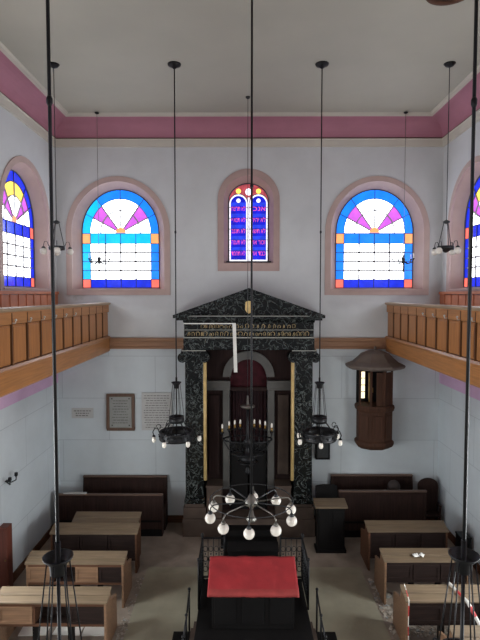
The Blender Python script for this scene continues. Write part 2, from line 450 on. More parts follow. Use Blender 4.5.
b.face([(-.03, -.018, -1.66), (.03, -.018, -1.66), (.03, -.018, .12), (-.03, -.018, .12)], 1)
b.build('glass', mg, w, (0, .28, 0))
def text_mesh(body, size):
    cu = bpy.data.curves.new('t', 'FONT'); cu.body = body; cu.size = size; cu.align_x = 'CENTER'; cu.extrude = .004
    o = bpy.data.objects.new('t', cu); C.objects.link(o)
    dg = bpy.context.evaluated_depsgraph_get(); me = bpy.data.meshes.new_from_object(o.evaluated_get(dg))
    bpy.data.objects.remove(o); return me
rt = ['אנכי', 'לא יהיה', 'לא תשא', 'זכור את', 'כבד את']
lt = ['לא תרצח', 'לא תנאף', 'לא תגנב', 'לא תענה', 'לא תחמד']
for cx, rows in ((-.28, lt), (.28, rt)):
    for j, t in enumerate(rows):
        me = text_mesh(t[::-1], 1.0)
        xs = [v.co.x for v in me.vertices] or [0, 1]; ws = max(xs)-min(xs); mid = (max(xs)+min(xs))/2
        k = .39/max(ws, .01)
        for v in me.vertices: v.co = Vector(((v.co.x-mid)*k, -v.co.z, v.co.y*.178))
        me.materials.clear(); me.materials.append(G['cpink'])
        o = bpy.data.objects.new('lettering', me); C.objects.link(o); o.parent = w; o.location = (cx, .258, -.25-j*.31)
l = MB()
for cx in (-.28, .28):
    l.tube([(cx+x, .26, z-.06) for x, z in arch(.262, .27, -1.6)], .012, 4, closed=True)
    for j in range(1, 6): l.tube([(cx-.262, .26, -1.66+j*.3), (cx+.262, .26, -1.66+j*.3)], .008, 4)
l.tube([(x, .27, z) for x, z in MID_GL], .02, 4, closed=True)
l.build('leading', M['lead'], w)
s = MB(); s.box(-.62, .62, .1, .28, -1.71, -1.66)
for i in range(24): s.box(-.6+i*.05, -.58+i*.05, .08, .1, -1.73, -1.67)
s.build('sill', M['iron2'], w)

# ------------------------------------------------------------------ galleries
def gallery(s, label):
    X = -3.88 if s < 0 else 3.83
    g = thing('gallery', label, 'gallery', (X, 0, 4.85), 0, 'side galleries'); y0, y1 = -2.9, D-.02
    # local: +x towards the nave is -s
    f = lambda v: -s*v
    b = MB(); b.box(f(.0), f(-1.42), y0, y1, .0, .16); b.build('deck', M['oak_h'], g)
    b = MB(); b.extr([(f(q), y0, z) for q, z in ((-.06, .0), (.0, .0), (.03, .03), (.03, .34), (.05, .37), (.06, .4), (.02, .44), (-.06, .44))], (0, y1-y0, 0)); b.build('fascia', M['oak_h'], g)
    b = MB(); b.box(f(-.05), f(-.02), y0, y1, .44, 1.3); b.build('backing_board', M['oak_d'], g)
    b = MB(); b.box(f(-.05), f(.015), y0, y1, 1.1, 1.3); b.build('upper_band', M['oak_h'], g)
    b = MB(); b.extr([(f(q), y0, z) for q, z in ((-.09, 1.3), (.04, 1.3), (.07, 1.33), (.07, 1.36), (-.09, 1.375))], (0, y1-y0, 0)); b.build('top_rail', M['rail'], g)
    y = 13.78; k = 0
    while y > 1.0:
        ya, yb = y-.58+.035, y-.035
        b = MB()   # raised panel
        b.box(f(-.02), f(.0), ya, yb, .46, 1.09)
        b.extr([(f(.0), ya+.03, .49), (f(.0), yb-.03, .49), (f(.0), yb-.03, 1.06), (f(.0), ya+.03, 1.06)], (f(.012), 0, 0))
        b.build('panel', M['oak'], g, bevel=.006)
        if 7 < y < 12 and k % 1 == 0 or y > 13.9:
            h = MB(); yy = y-.58
            h.tube([(f(.015), yy, 1.12), (f(.07), yy, 1.12), (f(.08), yy, 1.15)], .009, 5); h.ball((f(.08), yy, 1.17), .02)
            h.build('candle_hook', M['tablet'], g)
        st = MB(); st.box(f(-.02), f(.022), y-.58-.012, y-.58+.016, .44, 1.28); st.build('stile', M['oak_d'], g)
        y -= .58; k += 1
    return g
gallery(-1, 'panelled oak gallery parapet along the left wall')
gallery(1, 'panelled oak gallery parapet along the right wall above the pulpit')

# ------------------------------------------------------------------ the ark
ark = thing('torah_ark', 'black marble ark with pediment and columns against the back wall', 'ark', (0, 13.35, 0))
def part(b, name, mat, parent=None, **k): return b.build(name, mat, parent or ark, **k)
b = MB()   # stepped base
b.box(-.72, .72, -1.0, -.37, 0, .17, 1); b.box(-.7, .7, -.7, -.37, .17, .33, 1); b.box(-1.76, 1.76, -.38, .48, 0, .48, 0)
part(b, 'stepped_base', [M['stone'], M['black']], bevel=.01)
for s in (-1, 1):
    b = MB(); b.box(s*1.14, s*1.74, -.35, .3, .48, .78); b.box(s*1.18, s*1.7, -.31, .3, .78, .86); pl = part(b, 'pedestal', M['stone'], bevel=.012)
    b = MB(); b.box(s*1.2, s*1.68, -.29, .25, .86, 4.8); col = part(b, 'pillar', M['marble'], bevel=.02)
    b = MB(); b.box(s*1.17, s*1.71, -.32, .28, .86, 1.0); b.box(s*1.19, s*1.69, -.3, .26, 1.0, 1.1); part(b, 'pillar_base', M['marble'], col, bevel=.02)
    b = MB()
    b.box(s*1.12, s*1.78, -.33, .25, 4.86, 4.98)
    for e in (1.16, 1.74):
        b.tube([(s*e, -.36, 4.78), (s*e, .2, 4.78)], .13, 16)
        sp = [(s*e+.09*(1-i/26.)*math.cos(i*.6), -.37, 4.78+.09*(1-i/26.)*math.sin(i*.6)) for i in range(24)]
        b.tube(sp, .014, 5)
    b.box(s*1.16, s*1.74, -.31, .25, 4.8, 4.88)
    cap = part(b, 'capital', M['marble'], col)
    b = MB(); b.box(s*1.13, s*1.77, -.345, -.33, 4.955, 4.975); part(b, 'pale_edge', M['pale'], cap)
    b = MB(); b.tube([(s*1.155, -.27, 1.5), (s*1.155, -.27, 4.84)], .045, 8); part(b, 'gilded_strip', M['gold'])
# entablature and pediment
b = MB(); b.box(-1.72, 1.72, -.3, .48, 4.98, 5.28); part(b, 'architrave', M['marble'], bevel=.01)
b = MB(); b.box(-1.7, 1.7, -.28, .48, 5.28, 5.7)     # frieze with weathered gilt ornament
for zz_, x in ((5.35, -1.6), (5.55, -1.25)):
    while x < (1.6 if zz_ < 5.5 else 1.2):
        wd = random.uniform(.03, .1); h_ = random.uniform(.05, .1)
        b.tube([(x, -.29, zz_), (x+random.uniform(-.02, .02), -.29, zz_+h_), (x+wd*.5, -.29, zz_+h_+.02), (x+wd, -.29, zz_+h_*.8), (x+wd*.8, -.29, zz_+.01)], .009, 4, 1); x += wd+random.uniform(.02, .09)
fr = part(b, 'frieze', [M['marble'], M['dullgold']])
b = MB(); b.box(-1.72, 1.72, -.305, -.28, 5.29, 5.315); b.box(-1.72, 1.72, -.305, -.28, 5.5, 5.512)
part(b, 'pale_line', M['pale'], fr)
b = MB(); b.extr([(-1.72, q, z) for q, z in ((.48, 5.7), (-.3, 5.7), (-.36, 5.76), (-.42, 5.8), (-.42, 5.86), (.48, 5.86))], (3.44, 0, 0))
for s in (-1, 1): b.box(s*1.72, s*1.9, -.42, .48, 5.76, 5.86)
part(b, 'cornice', M['marble'])
b = MB(); b.extr([(-1.8, -.24, 5.86), (1.8, -.24, 5.86), (0, -.24, 6.5)], (0, .7, 0)); part(b, 'tympanum', M['marble'])
b = MB()
for s in (-1, 1):
    b.extr([(s*1.97, -.45, 5.82), (s*1.97, -.45, 5.9), (0, -.45, 6.6), (0, -.45, 6.44), (s*1.7, -.45, 5.82)], (0, .9, 0))
part(b, 'raking_cornice', M['marble'])
b = MB(); b.tube([(-1.7, -.43, 5.875), (1.7, -.43, 5.875)], .012, 5); part(b, 'pale_edge', M['pale'])
b = MB(); b.extr([(-.09, -.25, 6.24), (-.1, -.25, 6.04), (-.06, -.25, 5.97), (0, -.25, 5.93), (.06, -.25, 5.97), (.1, -.25, 6.04), (.09, -.25, 6.24), (0, -.25, 6.27)], (0, -.05, 0)); part(b, 'emblem', M['gold'])
# niche, its deep shade put into darker colours
b = MB()
ar = [(x, z) for x, z in arc(0, 4.2, .52, PI, 0, 20)]
lo = [[Vector((-1.2, .48, 0)), Vector((1.2, .48, 0)), Vector((1.2, 5.0, 0)), Vector((-1.2, 5.0, 0))], [Vector((-.52, .5, 0))]+[Vector((x, z, 0)) for x, z in ar]+[Vector((.52, .5, 0))]]
pts = [p for l in lo for p in l]; vs = [b.bm.verts.new((p.x, .22, p.y)) for p in pts]
for t in tessellate_polygon(lo): b.bm.faces.new([vs[i] for i in t])
r = bmesh.ops.extrude_face_region(b.bm, geom=list(b.bm.faces)); bmesh.ops.translate(b.bm, verts=[v for v in r['geom'] if isinstance(v, bmesh.types.BMVert)], vec=(0, .08, 0))
part(b, 'niche_wall', M['darkpanel'])
b = MB()   # arch ring
for i in range(24):
    a0, a1 = PI*i/24, PI*(i+1)/24
    q = [(r*math.cos(a), 4.2+r*math.sin(a)) for r, a in ((.48, a0), (.7, a0), (.7, a1), (.48, a1))]
    b.extr([(x, .12, z) for x, z in q], (0, .12, 0))
part(b, 'arch_ring', M['marble_g'])
for s in (-1, 1):
    b = MB(); b.box(s*.5, s*1.2, .06, .22, 4.05, 4.1); b.box(s*.5, s*1.2, .1, .22, 3.88, 4.05); b.box(s*.5, s*1.2, .08, .22, 3.84, 3.88); part(b, 'impost', M['marble_g'])
    b = MB(); b.box(s*.52, s*.7, .1, .22, 1.1, 3.84); part(b, 'inner_pilaster', M['marble_g'], bevel=.015)
    b = MB(); b.box(s*.8, s*1.1, .16, .22, 1.5, 3.7); part(b, 'side_panel', M['darkpanel'] if s < 0 else M['stone'], bevel=.015)
    b = MB(); b.box(s*.72, s*1.12, -.3, .2, .48, 1.3); b.box(s*.7, s*1.14, -.33, .2, 1.3, 1.36); part(b, 'side_plinth', M['stone'], bevel=.01)
b = MB(); b.box(-.5, .5, .3, .34, 3.86, 4.72); lu = part(b, 'lunette', M['redpanel'])
b = MB(); b.box(-.52, .52, .2, .3, 3.8, 3.9); part(b, 'lintel', M['darkpanel'])
b = MB()   # velvet curtain in folds
rows = []
for z in (.5, 1.6, 2.7, 3.8): rows.append([(-.5+i/60., .3+.025*math.sin(i*1.05), z) for i in range(61)])
b.grid(rows, 0, True); part(b, 'curtain', M['curtain'])
b = MB()
for s in (-1, 1):
    b.box(s*.02, s*.5, .2, .25, .5, 2.4)
part(b, 'door', M['black'], bevel=.01)
# a loose white strip hanging from the architrave
b = MB()
b.box(-1.7, -.36, -.335, -.31, 5.66, 5.69)
b.extr([(-.43, -.335, 5.69), (-.34, -.335, 5.69), (-.3, -.36, 4.4), (-.39, -.36, 4.4)], (0, .015, 0))
o = tag(b.build('fabric_strip', M['white'], None, (0, 13.35, 0)), 'white strip stretched along the ark frieze with its end hanging down', 'strip')

# ------------------------------------------------------------------ pulpit
PX = 3.42; PY = D
pul = thing('pulpit', 'dark wooden wall pulpit with octagonal canopy under the right gallery', 'pulpit', (PX, PY, 0))
def half_oct(r, back=-.0, ph=PI/8, squash=1.):
    """part octagon in front of the wall, flat at the back"""
    cy = -.36
    pts = [(r*math.cos(PI/8+PI/4*i), cy+.75*r*math.sin(PI/8+PI/4*i)) for i in range(8)]
    return [(x, min(y, back)) for x, y in pts]
def oct_loft(b, rings, mi=0):
    V = b.grid([[(x, y, z) for x, y in half_oct(r)] for r, z in rings], mi, False, True)
    b.bm.faces.new(V[0][::-1]); b.bm.faces.new(V[-1])
b = MB(); oct_loft(b, [(.4, 2.27), (.5, 2.33), (.54, 2.4), (.54, 2.47), (.49, 2.52), (.49, 3.28), (.53, 3.32), (.55, 3.4), (.53, 3.46), (.46, 3.46)]); part(b, 'barrel', M['mahog'], pul)
o8 = half_oct(.497)
for i in (4, 5, 6):
    a, c = Vector(o8[i]), Vector(o8[(i+1) % 8]); a, c = a.lerp(c, .14), a.lerp(c, .86)
    nrm = Vector(((c-a).y, -(c-a).x)).normalized()
    if nrm.y > 0: nrm = -nrm
    b = MB(); b.extr([(a.x, a.y, 2.6), (c.x, c.y, 2.6), (c.x, c.y, 3.2), (a.x, a.y, 3.2)], (nrm.x*.025, nrm.y*.025, 0)); part(b, 'barrel_panel', M['mahog'], pul, bevel=.01)
o8 = half_oct(.46)
for i in (4, 5, 6, 7):
    x, y = o8[i]
    b = MB(); b.box(x-.025, x+.025, y-.025, y+.025, 3.44, 4.42); part(b, 'post', M['mahog'], pul)
b = MB(); b.box(-.42, .42, -.04, -.01, 3.3, 4.4); part(b, 'back_panel', M['black'], pul)
a, c = Vector(o8[6]), Vector(o8[7])
b = MB(); b.extr([(a.x, a.y, 3.44), (c.x, c.y, 3.44), (c.x, c.y, 4.36), (a.x, a.y, 4.36)], (.02, .02, 0))
a, c = Vector(o8[5]), Vector(o8[6]); m_ = a.lerp(c, .42)
b.extr([(m_.x, m_.y, 3.44), (c.x, c.y, 3.44), (c.x, c.y, 4.36), (m_.x, m_.y, 4.36)], (0, .02, 0)); part(b, 'side_board', M['mahog'], pul)
b = MB()
for j in range(4): b.box(-.35, -.19, -.075, -.055, 3.56+j*.19, 3.73+j*.19)
part(b, 'lit_pane', G['lamp'], pul)
b = MB(); b.box(-.35, -.335, -.08, -.05, 3.5, 4.33); b.box(-.195, -.18, -.08, -.05, 3.5, 4.33)
part(b, 'pane_frame', M['black'], pul)
b = MB(); b.box(-.2, -.15, -.5, -.46, 3.5, 4.25) if False else b.box(-.14, -.09, -.3, -.26, 3.5, 4.3); b.tube([(-.1, -.3, 3.75), (-.04, -.33, 3.78), (-.04, -.33, 3.9)], .012, 5); part(b, 'brass_fitting', M['brass'], pul)
b = MB(); oct_loft(b, [(.46, 4.4), (.7, 4.43), (.8, 4.47), (.82, 4.52), (.8, 4.55), (.62, 4.63), (.49, 4.74), (.38, 4.85), (.2, 4.92), (.05, 4.94)]); part(b, 'canopy', M['canopy'], pul)
b = MB(); b.lathe([(.05, 4.94), (.03, 4.98), (.045, 5.02), (.02, 5.06), (.001, 5.08)], (0, -.36, -.03), 10); part(b, 'finial', M['canopy'], pul)

# ------------------------------------------------------------------ plaques
def lines(b, x0, x1, z0, z1, n, h, y, mi, dens=.8):
    for j in range(n):
        z = z1-(j+.5)*(z1-z0)/n; x = x0
        ind = random.uniform(0, .12)*(x1-x0); x += ind
        while x < x1-ind-.02:
            w_ = min(random.uniform(.03, .1), x1-ind-x); b.box(x, x+w_, y-.003, y, z-h/2, z+h/2, mi); x += w_+.02
t = thing('marble_plaque', 'small pale wall plaque left of the framed notice', 'plaque', (-4.64, D-.004, 3.12))
b = MB(); b.box(-.3, .3, -.03, 0, -.14, .14); lines(b, -.24, .24, -.1, .1, 3, .025, -.03, 1); b.build('slab', [M['tablet'], M['ink']], t)
t = thing('framed_notice', 'grey notice in a brown wooden frame on the back wall', 'notice', (-3.57, D-.004, 3.15))
b = MB()
for q in ((-.39, .39, -.52, -.44), (-.39, .39, .44, .52), (-.39, -.31, -.44, .44), (.31, .39, -.44, .44)): b.box(q[0], q[1], -.06, 0, q[2], q[3])
b.build('frame', M['frame'], t, bevel=.01)
b = MB(); b.box(-.31, .31, -.03, 0, -.44, .44); lines(b, -.24, .24, -.34, .36, 9, .022, -.03, 1)
for x in (-.24, .24):
    for z in (-.37, .38): b.box(x-.015, x+.015, -.034, -.03, z-.015, z+.015, 2)
b.build('sheet', [M['slate'], M['ink'], M['black']], t)
t = thing('marble_tablet', 'large white inscribed tablet partly behind the left hoop chandelier', 'tablet', (-2.56, D-.004, 3.17))
b = MB(); b.box(-.42, .42, -.03, 0, -.53, .53); lines(b, -.37, .37, -.48, .48, 14, .018, -.03, 1); b.build('slab', [M['tablet'], M['ink']], t)
t = thing('wall_box', 'small dark box on the back wall just right of the ark', 'box', (2.07, D-.004, 2.12))
b = MB(); b.box(-.2, .2, -.12, 0, -.28, .28); b.build('case', M['black'], t, bevel=.01)
b = MB(); b.box(-.15, .15, -.13, -.12, -.22, .22); b.build('face_plate', M['iron2'], t)

# ------------------------------------------------------------------ pews and desks
def desk(x0, x1, yf, yb, label, cells, group, zt=1.05, zf=.95, zb=.5, light_end=True, seat=True):
    """book desk: sloping lid, body with cells towards the viewer, end boards, feet. yf front, yb back"""
    W = x1-x0
    d = thing('book_desk', label, 'desk', (x0, yf, 0), 0, group); dp = yb-yf
    b = MB(); ym = dp*.42; zm = zf+(zt-zf)*.42
    b.extr([(-.02, -.03, zf-.03), (-.02, -.03, zf), (-.02, ym, zm), (-.02, ym, zm-.03)], (W+.04, 0, 0)); b.build('lid', M['desk'], d, bevel=.004)
    b = MB(); b.extr([(-.02, ym+.012, zm-.03), (-.02, ym+.012, zm+.004), (-.02, dp+.02, zt), (-.02, dp+.02, zt-.03)], (W+.04, 0, 0)); b.build('ledge', M['desk'], d, bevel=.004)
    b = MB(); b.box(.03, W-.03, .03, dp, zb, zb+.03); b.box(.03, W-.03, dp-.03, dp, zb, zf-.02); b.build('carcass', M['deskd'], d)
    b = MB(); b.box(.03, W-.03, 0, .03, zf-.09, zf-.03); b.box(.03, W-.03, 0, .03, zb-.01, zb+.04)
    b.build('front_rail', M['deskb'] if 'l' in cells else M['deskd'], d)
    n = len(cells); cw = (W-.06)/n
    for i, c in enumerate(cells):
        xa, xb = .03+i*cw, .03+(i+1)*cw
        if c == 'o':    # open shelf
            b = MB(); b.box(xa, xa+.03, 0, dp-.03, zb+.03, zf-.06); b.build('divider', M['deskb'], d); continue
        b = MB(); b.box(xa+.01, xb-.01, .005, .025, zb+.04, zf-.09)
        fm = MB(); e = .05
        for q in ((xa+.01, xb-.01, zb+.04, zb+.04+e), (xa+.01, xb-.01, zf-.09-e, zf-.09), (xa+.01, xa+.01+e, zb+.04+e, zf-.09-e), (xb-.01-e, xb-.01, zb+.04+e, zf-.09-e)):
            fm.box(q[0], q[1], -.008, .005, q[2], q[3])
        p = b.build('front_panel', M['deskl'] if c == 'l' else M['deskd'], d)
        fm.build('panel_frame', M['deskl'] if c == 'l' else M['deskd'], p)
    for k, x in enumerate((0, W-.045)):
        pr = [(x, -.01, 0), (x, -.01, zf-.03), (x, dp, zt-.03)]
        pr += [(x, dp+.04, .78), (x, dp+.44, .66), (x, dp+.46, 0)] if seat else [(x, dp, 0)]
        b = MB(); b.extr(pr, (.045, 0, 0))
        b.build('end_board', M['deskl'] if light_end else M['deskb'], d, bevel=.006)
    if seat:
        b = MB(); b.box(.05, W-.05, dp+.06, dp+.09, .36, .74); b.build('tip_up_seat', M['deskd'], d)
    for i in range(1, n):
        x = .03+i*cw
        b = MB(); b.box(x-.05, x+.05, .08, .16, 0, zb); b.build('foot', M['black'], d)
    return d
def high_pew(name, x0, x1, yf, ztop, label, cat, seat, group, plinth=.18):
    W = x1-x0
    d = thing(name, label, cat, (x0, yf, 0), 0, group)
    b = MB(); b.box(.05, W-.05, 0, .035, plinth, ztop-.04)
    b.build('back_board' if seat else 'front_board', M['dark'], d)
    k = max(3, int(W/.6))
    for i in range(k):
        b = MB(); xa = .08+i*(W-.16)/k; b.box(xa+.03, xa+(W-.16)/k-.03, -.012, .0, plinth+.32, ztop-.12); b.build('panel', M['dark'], d, bevel=.01)
    b = MB(); b.box(0, W, -.03, .07, ztop-.04, ztop); b.build('cap_rail', M['dark_t'], d, bevel=.01)
    b = MB(); b.box(.02, W-.02, -.02, .04, 0, plinth); b.box(.04, W-.04, -.015, 0, plinth+.2, plinth+.25); b.build('plinth', M['black'], d)
    for x in (0, W-.05):
        b = MB()
        if seat: b.extr([(x, .08, 0), (x, .08, ztop-.04), (x, 0, ztop-.04), (x, -.06, .7), (x, -.38, .62), (x, -.38, 0)], (.05, 0, 0))
        else: b.box(x, x+.05, -.01, .19, 0, ztop-.05)
        b.build('end_board', M['dark'], d, bevel=.008)
    if seat:
        b = MB(); b.box(.05, W-.05, -.4, 0, .42, .46); b.build('seat', M['dark'], d, bevel=.01)
    else:
        b = MB(); b.extr([(.05, .03, ztop-.1), (.05, .19, ztop-.13), (.05, .19, ztop-.16), (.05, .03, ztop-.13)], (W-.1, 0, 0)); b.build('shelf', M['dark'], d)
    return d
GP = 'dark pews against the back wall'
high_pew('wall_pew', -4.62, -2.27, 13.72, 1.38, 'dark pew against the back wall below the inscribed tablets', 'pew', True, GP)
high_pew('pew_front', -5.16, -2.29, 13.02, 1.14, 'long dark pew front standing before the wall pew, left of the ark', 'pew', False, GP)
high_pew('wall_pew', 2.3, 4.58, 13.72, 1.42, 'dark pew against the back wall below the pulpit', 'pew', True, GP)
high_pew('pew_front', 2.38, 4.70, 12.98, 1.26, 'dark pew front standing before the wall pew, right of the ark', 'pew', False, GP)
GL = 'book desks in rows on the left'; GR = 'book desks in rows on the right'
desk(-4.59, -2.6, 8.65, 8.94, 'worn book desk nearest the viewer on the left, with a light end panel', ['l', 'o', 'd'], GL)
desk(-4.6, -2.6, 9.95, 10.23, 'book desk on the left, second row counted from the viewer', ['l', 'o', 'l', 'd'], GL)
desk(-4.59, -2.6, 11.24, 11.53, 'dark fronted book desk on the left, third row counted from the viewer', ['d', 'd', 'd'], GL, zb=.3, light_end=False, seat=False)
desk(-4.27, -2.69, 11.8, 12.13, 'shorter pale topped desk on the left in front of the long dark pew', ['d', 'd'], GL, zb=.3, light_end=False, seat=False)
desk(2.76, 4.6, 11.37, 11.68, 'dark fronted book desk on the right farthest from the viewer, beside the lectern', ['d', 'd', 'd'], GR, zb=.3, light_end=False)
desk(2.76, 4.5, 10.06, 10.37, 'book desk in the middle row on the right with paper scraps on its lid', ['d', 'd', 'd'], GR)
desk(2.77, 4.75, 8.71, 9.03, 'book desk on the right wrapped with striped barrier tape', ['d', 'd', 'd'], GR)
desk(3.2, 4.8, 7.55, 7.88, 'book desk nearest the viewer on the right, cut by the picture edge', ['d', 'd', 'd'], GR)

b = MB(); b.box(-.3, .3, -.04, .04, 0, .03); tag(b.build('pale_board', M['tablet'], None, (-4.62, 13.045, 1.14), 0, .004), 'pale strip of board lying on the top rail of the long left pew front', 'board')
# lectern beside the right pews
t = thing('lectern', 'black upright lectern with a pale sloping top right of the ark', 'lectern', (2.04, 12.2, 0))
b = MB(); b.box(-.34, .34, -.02, .26, .06, 1.14); b.build('cabinet', M['black'], t, bevel=.012)
b = MB(); b.box(-.38, .38, -.06, .3, 0, .08); b.build('plinth', M['black'], t, bevel=.01)
b = MB(); b.extr([(-.4, -.08, 1.14), (-.4, -.08, 1.18), (-.4, .32, 1.25), (-.4, .32, 1.14)], (.8, 0, 0)); b.build('sloping_top', M['desk'], t, bevel=.008)
for x in (-.17, .17):
    b = MB(); b.box(x-.13, x+.13, -.035, -.02, .2, 1.04); b.build('panel', M['black'], t, bevel=.01)

def chair(x, y, rz, label, w=.6, ht=1.4, round_=.12, mat='dark', sd=.45):
    t = thing('wooden_chair', label, 'chair', (x, y, 0), rz, None)
    o = [(-w/2, .5)]+[(w/2*math.cos(PI-PI*i/12), ht-round_+round_*math.sin(PI*i/12)) for i in range(13)]+[(w/2, .5)]
    b = MB(); b.extr([(px, 0, pz) for px, pz in o], (0, .05, 0)); b.build('backrest', M[mat], t, bevel=.012)
    b = MB(); b.box(-w/2, w/2, -sd, .05, .42, .5); b.build('seat', M[mat], t, bevel=.012)
    for sx in (-1, 1):
        for yy in (.03-sd, 0):
            b = MB(); b.box(sx*(w/2-.05), sx*w/2, yy, yy+.05, 0, .42); b.build('leg', M[mat], t)
        b = MB(); b.box(sx*(w/2-.05), sx*w/2, .03-sd, 0, .68, .72); b.box(sx*(w/2-.05), sx*w/2, .03-sd, .07-sd, .5, .68); b.build('armrest', M[mat], t)
    return t
chair(2.06, 13.02, 0, 'dark high backed chair standing behind the black lectern', .58, 1.4, .05, 'black')
chair(4.93, 13.5, .0, 'dark round backed chair in the right corner beside the pews', .56, 1.4, .2, sd=.27)
b = MB(); b.ball((0, 0, .72), .17, 0, 16, 1.05); b.box(-.16, .16, -.11, .11, 0, .66)
tag(b.build('cloth_bag', M['bag'], None, (3.98, 13.46, .462)), 'dark rounded bag on the wall pew below the pulpit', 'bag')

# ------------------------------------------------------------------ floor covering, reading platform
b = MB(); b.box(-2.4, 2.6, 1.0, 11.48, 0, .015); tag(b.build('floor_covering', M['carpet']), 'worn greenish beige floor covering around the reading platform', 'carpet')
b = MB(); b.box(-.64, .72, 10.38, 12.33, .0, .025); tag(b.build('black_strip', M['black']), 'black strip on the floor between the ark steps and the platform', 'carpet')  # flat black strip along the centre of the floor
bi = thing('reading_platform', 'dark raised platform under the red covered reading desk', 'platform', (.03, 0, 0))
b = MB(); b.box(-1.05, 1.05, 7.2, 10.35, .015, .4); b.build('deck', M['black'], bi, bevel=.01)
b = MB(); b.box(-1.5, 1.55, 7.3, 9.14, .015, .07); b.build('bottom_step', M['black'], bi)
for s in (-1, 1):
    for j in range(2):
        b = MB(); b.box(s*1.05, s*(1.17-.06*j), 8.2, 9.12, .07 if j == 0 else .15, .15 if j == 0 else .28); b.build('step', M['stone'], bi)
tb = thing('reading_desk', 'dark reading desk on the platform carrying the red cloth', 'desk', (.02, 9.0, .4))
b = MB(); b.box(-.74, .74, -.28, .3, 0, .74); b.build('cabinet', M['black'], tb, bevel=.012)
b = MB(); b.extr([(-.8, -.37, .66), (-.8, -.37, .7), (-.8, .37, .94), (-.8, .37, .66)], (1.6, 0, 0)); b.build('sloping_top', M['black'], tb)
for x in (-.5, 0, .5):
    b = MB(); b.box(x-.2, x+.2, -.3, -.28, .1, .6); b.build('panel', M['black'], tb, bevel=.01)
b = MB()   # cloth: lies on the slope, slightly rumpled, hem in front
rows = []; NX, NY = 40, 18
for j in range(NY+1):
    v = j/NY; y = -.39+.8*v; z = .712+.255*v+.012
    rows.append([(-.815+1.63*i/NX, y+.004*math.sin(i*.9), z+.006*math.sin(i*.55+v*5)*math.sin(v*7+.4)+.004*random.random()) for i in range(NX+1)])
low = [(p[0], p[1]-.012, p[2]-.05) for p in rows[0]]
V = b.grid([low]+rows, 0, True)
for f in b.bm.faces:
    if f.calc_center_median().y < -.31: f.material_index = 1
o = b.build('red_cloth', [M['red'], M['redhem']], None, (.02, 9.0, .4)); so = o.modifiers.new('thickness', 'SOLIDIFY'); so.thickness = .008; so.offset = 1
tag(o, 'bright red cloth spread over the reading desk', 'cloth')

def rail_panel(parent, w, h):
    """wrought iron panel along local x"""
    b = MB()
    for z in (.06, h): b.box(0, w, -.014, .014, z-.014, z+.014)
    n = max(3, int(w/.1))
    for i in range(n+1): b.tube([(w*i/n, 0, .06), (w*i/n, 0, h)], .009, 5)
    b.build('bars', M['iron'], parent)
    s = MB()
    for i in range(n):
        x = w*(i+.5)/n
        for zc in (.26, .5, .74):
            z = zc*h; s.tube([(x+.045*math.cos(t*PI/6), 0, z+.06*math.sin(t*PI/6)) for t in range(12)], .008, 4, closed=True)
        s.ball((x, 0, .38*h), .018, 0, 8); s.ball((x, 0, .62*h), .018, 0, 8)
    s.build('scrollwork', M['iron2'], parent)
    for x in (0, w):
        p = MB(); p.tube([(x, 0, 0), (x, 0, h+.06)], .02, 6); p.ball((x, 0, h+.08), .032, 0, 10); p.build('post', M['iron'], parent)
def railing(label, loc, rz, w, h):
    t = thing('iron_railing', label, 'railing', loc, rz, 'wrought iron railings of the reading platform'); rail_panel(t, w, h); return t
railing('wrought iron railing behind the red desk at its left corner', (-1.01, 10.3, .4), 0, .46, .9)
railing('wrought iron railing behind the red desk at its right corner', (.63, 10.3, .4), 0, .46, .9)
railing('wrought iron railing along the left side of the platform', (-1.01, 9.3, .4), PI/2, .94, .9)
railing('wrought iron railing along the right side of the platform', (1.09, 9.3, .4), PI/2, .94, .9)
for s, nm in ((-1, 'left'), (1, 'right')):
    t = thing('stair_rail', 'low black iron stair rail beside the %s steps of the platform' % nm, 'railing', (.03, 0, 0))
    x = s*1.21
    b = MB(); b.tube([(x, 9.2, .8), (x, 8.7, .62), (x, 8.2, .58)], .016, 6); b.build('handrail', M['iron'], t)
    for yy, z in ((9.2, .84), (8.7, .66), (8.2, .61)):
        b = MB(); b.tube([(x, yy, .015 if yy > 9.15 else .07), (x, yy, z)], .018, 6); b.ball((x, yy, z+.02), .03, 0, 8); b.build('post', M['iron'], t)
t = thing('black_stand', 'black box stand between the railings behind the red desk', 'stand', (.05, 10.1, .4))
b = MB(); b.box(-.5, .5, -.12, .2, 0, .78); b.build('cabinet', M['black'], t, bevel=.01)
b = MB(); b.box(-.53, .53, -.15, .22, .78, .82); b.build('top', M['black'], t, bevel=.008)

# ------------------------------------------------------------------ hanging lights
def rod(b, z0, z1, r=.018, knots=()):
    b.tube([(0, 0, z0), (0, 0, z1)], r, 8)
    for z in knots: b.lathe([(r, z-.035), (r*1.7, z-.015), (r*1.7, z+.015), (r, z+.035)], (0, 0, 0), 10)
# hoop chandeliers
hoop = thing('hoop_chandelier', 'black hoop chandelier hanging before the left pillar of the ark', 'chandelier', (-1.57, 10.5, 0), 0, 'hoop chandeliers on long rods')
b = MB(); rod(b, 4.6, ZC-.02, .0125, (7.73,)); b.build('rod', M['iron'], hoop)
b = MB(); b.lathe([(.02, ZC-.1), (.06, ZC-.06), (.13, ZC-.03), (.14, ZC)], (0, 0, 0), 18); b.build('ceiling_rose', M['iron'], hoop)
b = MB(); b.lathe([(.02, 4.44), (.055, 4.45), (.06, 4.52), (.103, 4.565), (.106, 4.58), (.1, 4.575), (.06, 4.53), (.02, 4.53), (.02, 4.68)], (0, 0, 0), 18); b.build('crown', M['iron'], hoop)
b = MB()
for k in range(6):
    a = 2*PI*k/6+.25; c, s_ = math.cos(a), math.sin(a)
    b.tube([(.075*c, .075*s_, 4.55), (.16*c, .16*s_, 3.84)], .0055, 5)
    b.tube([(.16*c, .16*s_, 3.72), (.34*c, .34*s_, 3.5)], .008, 5)
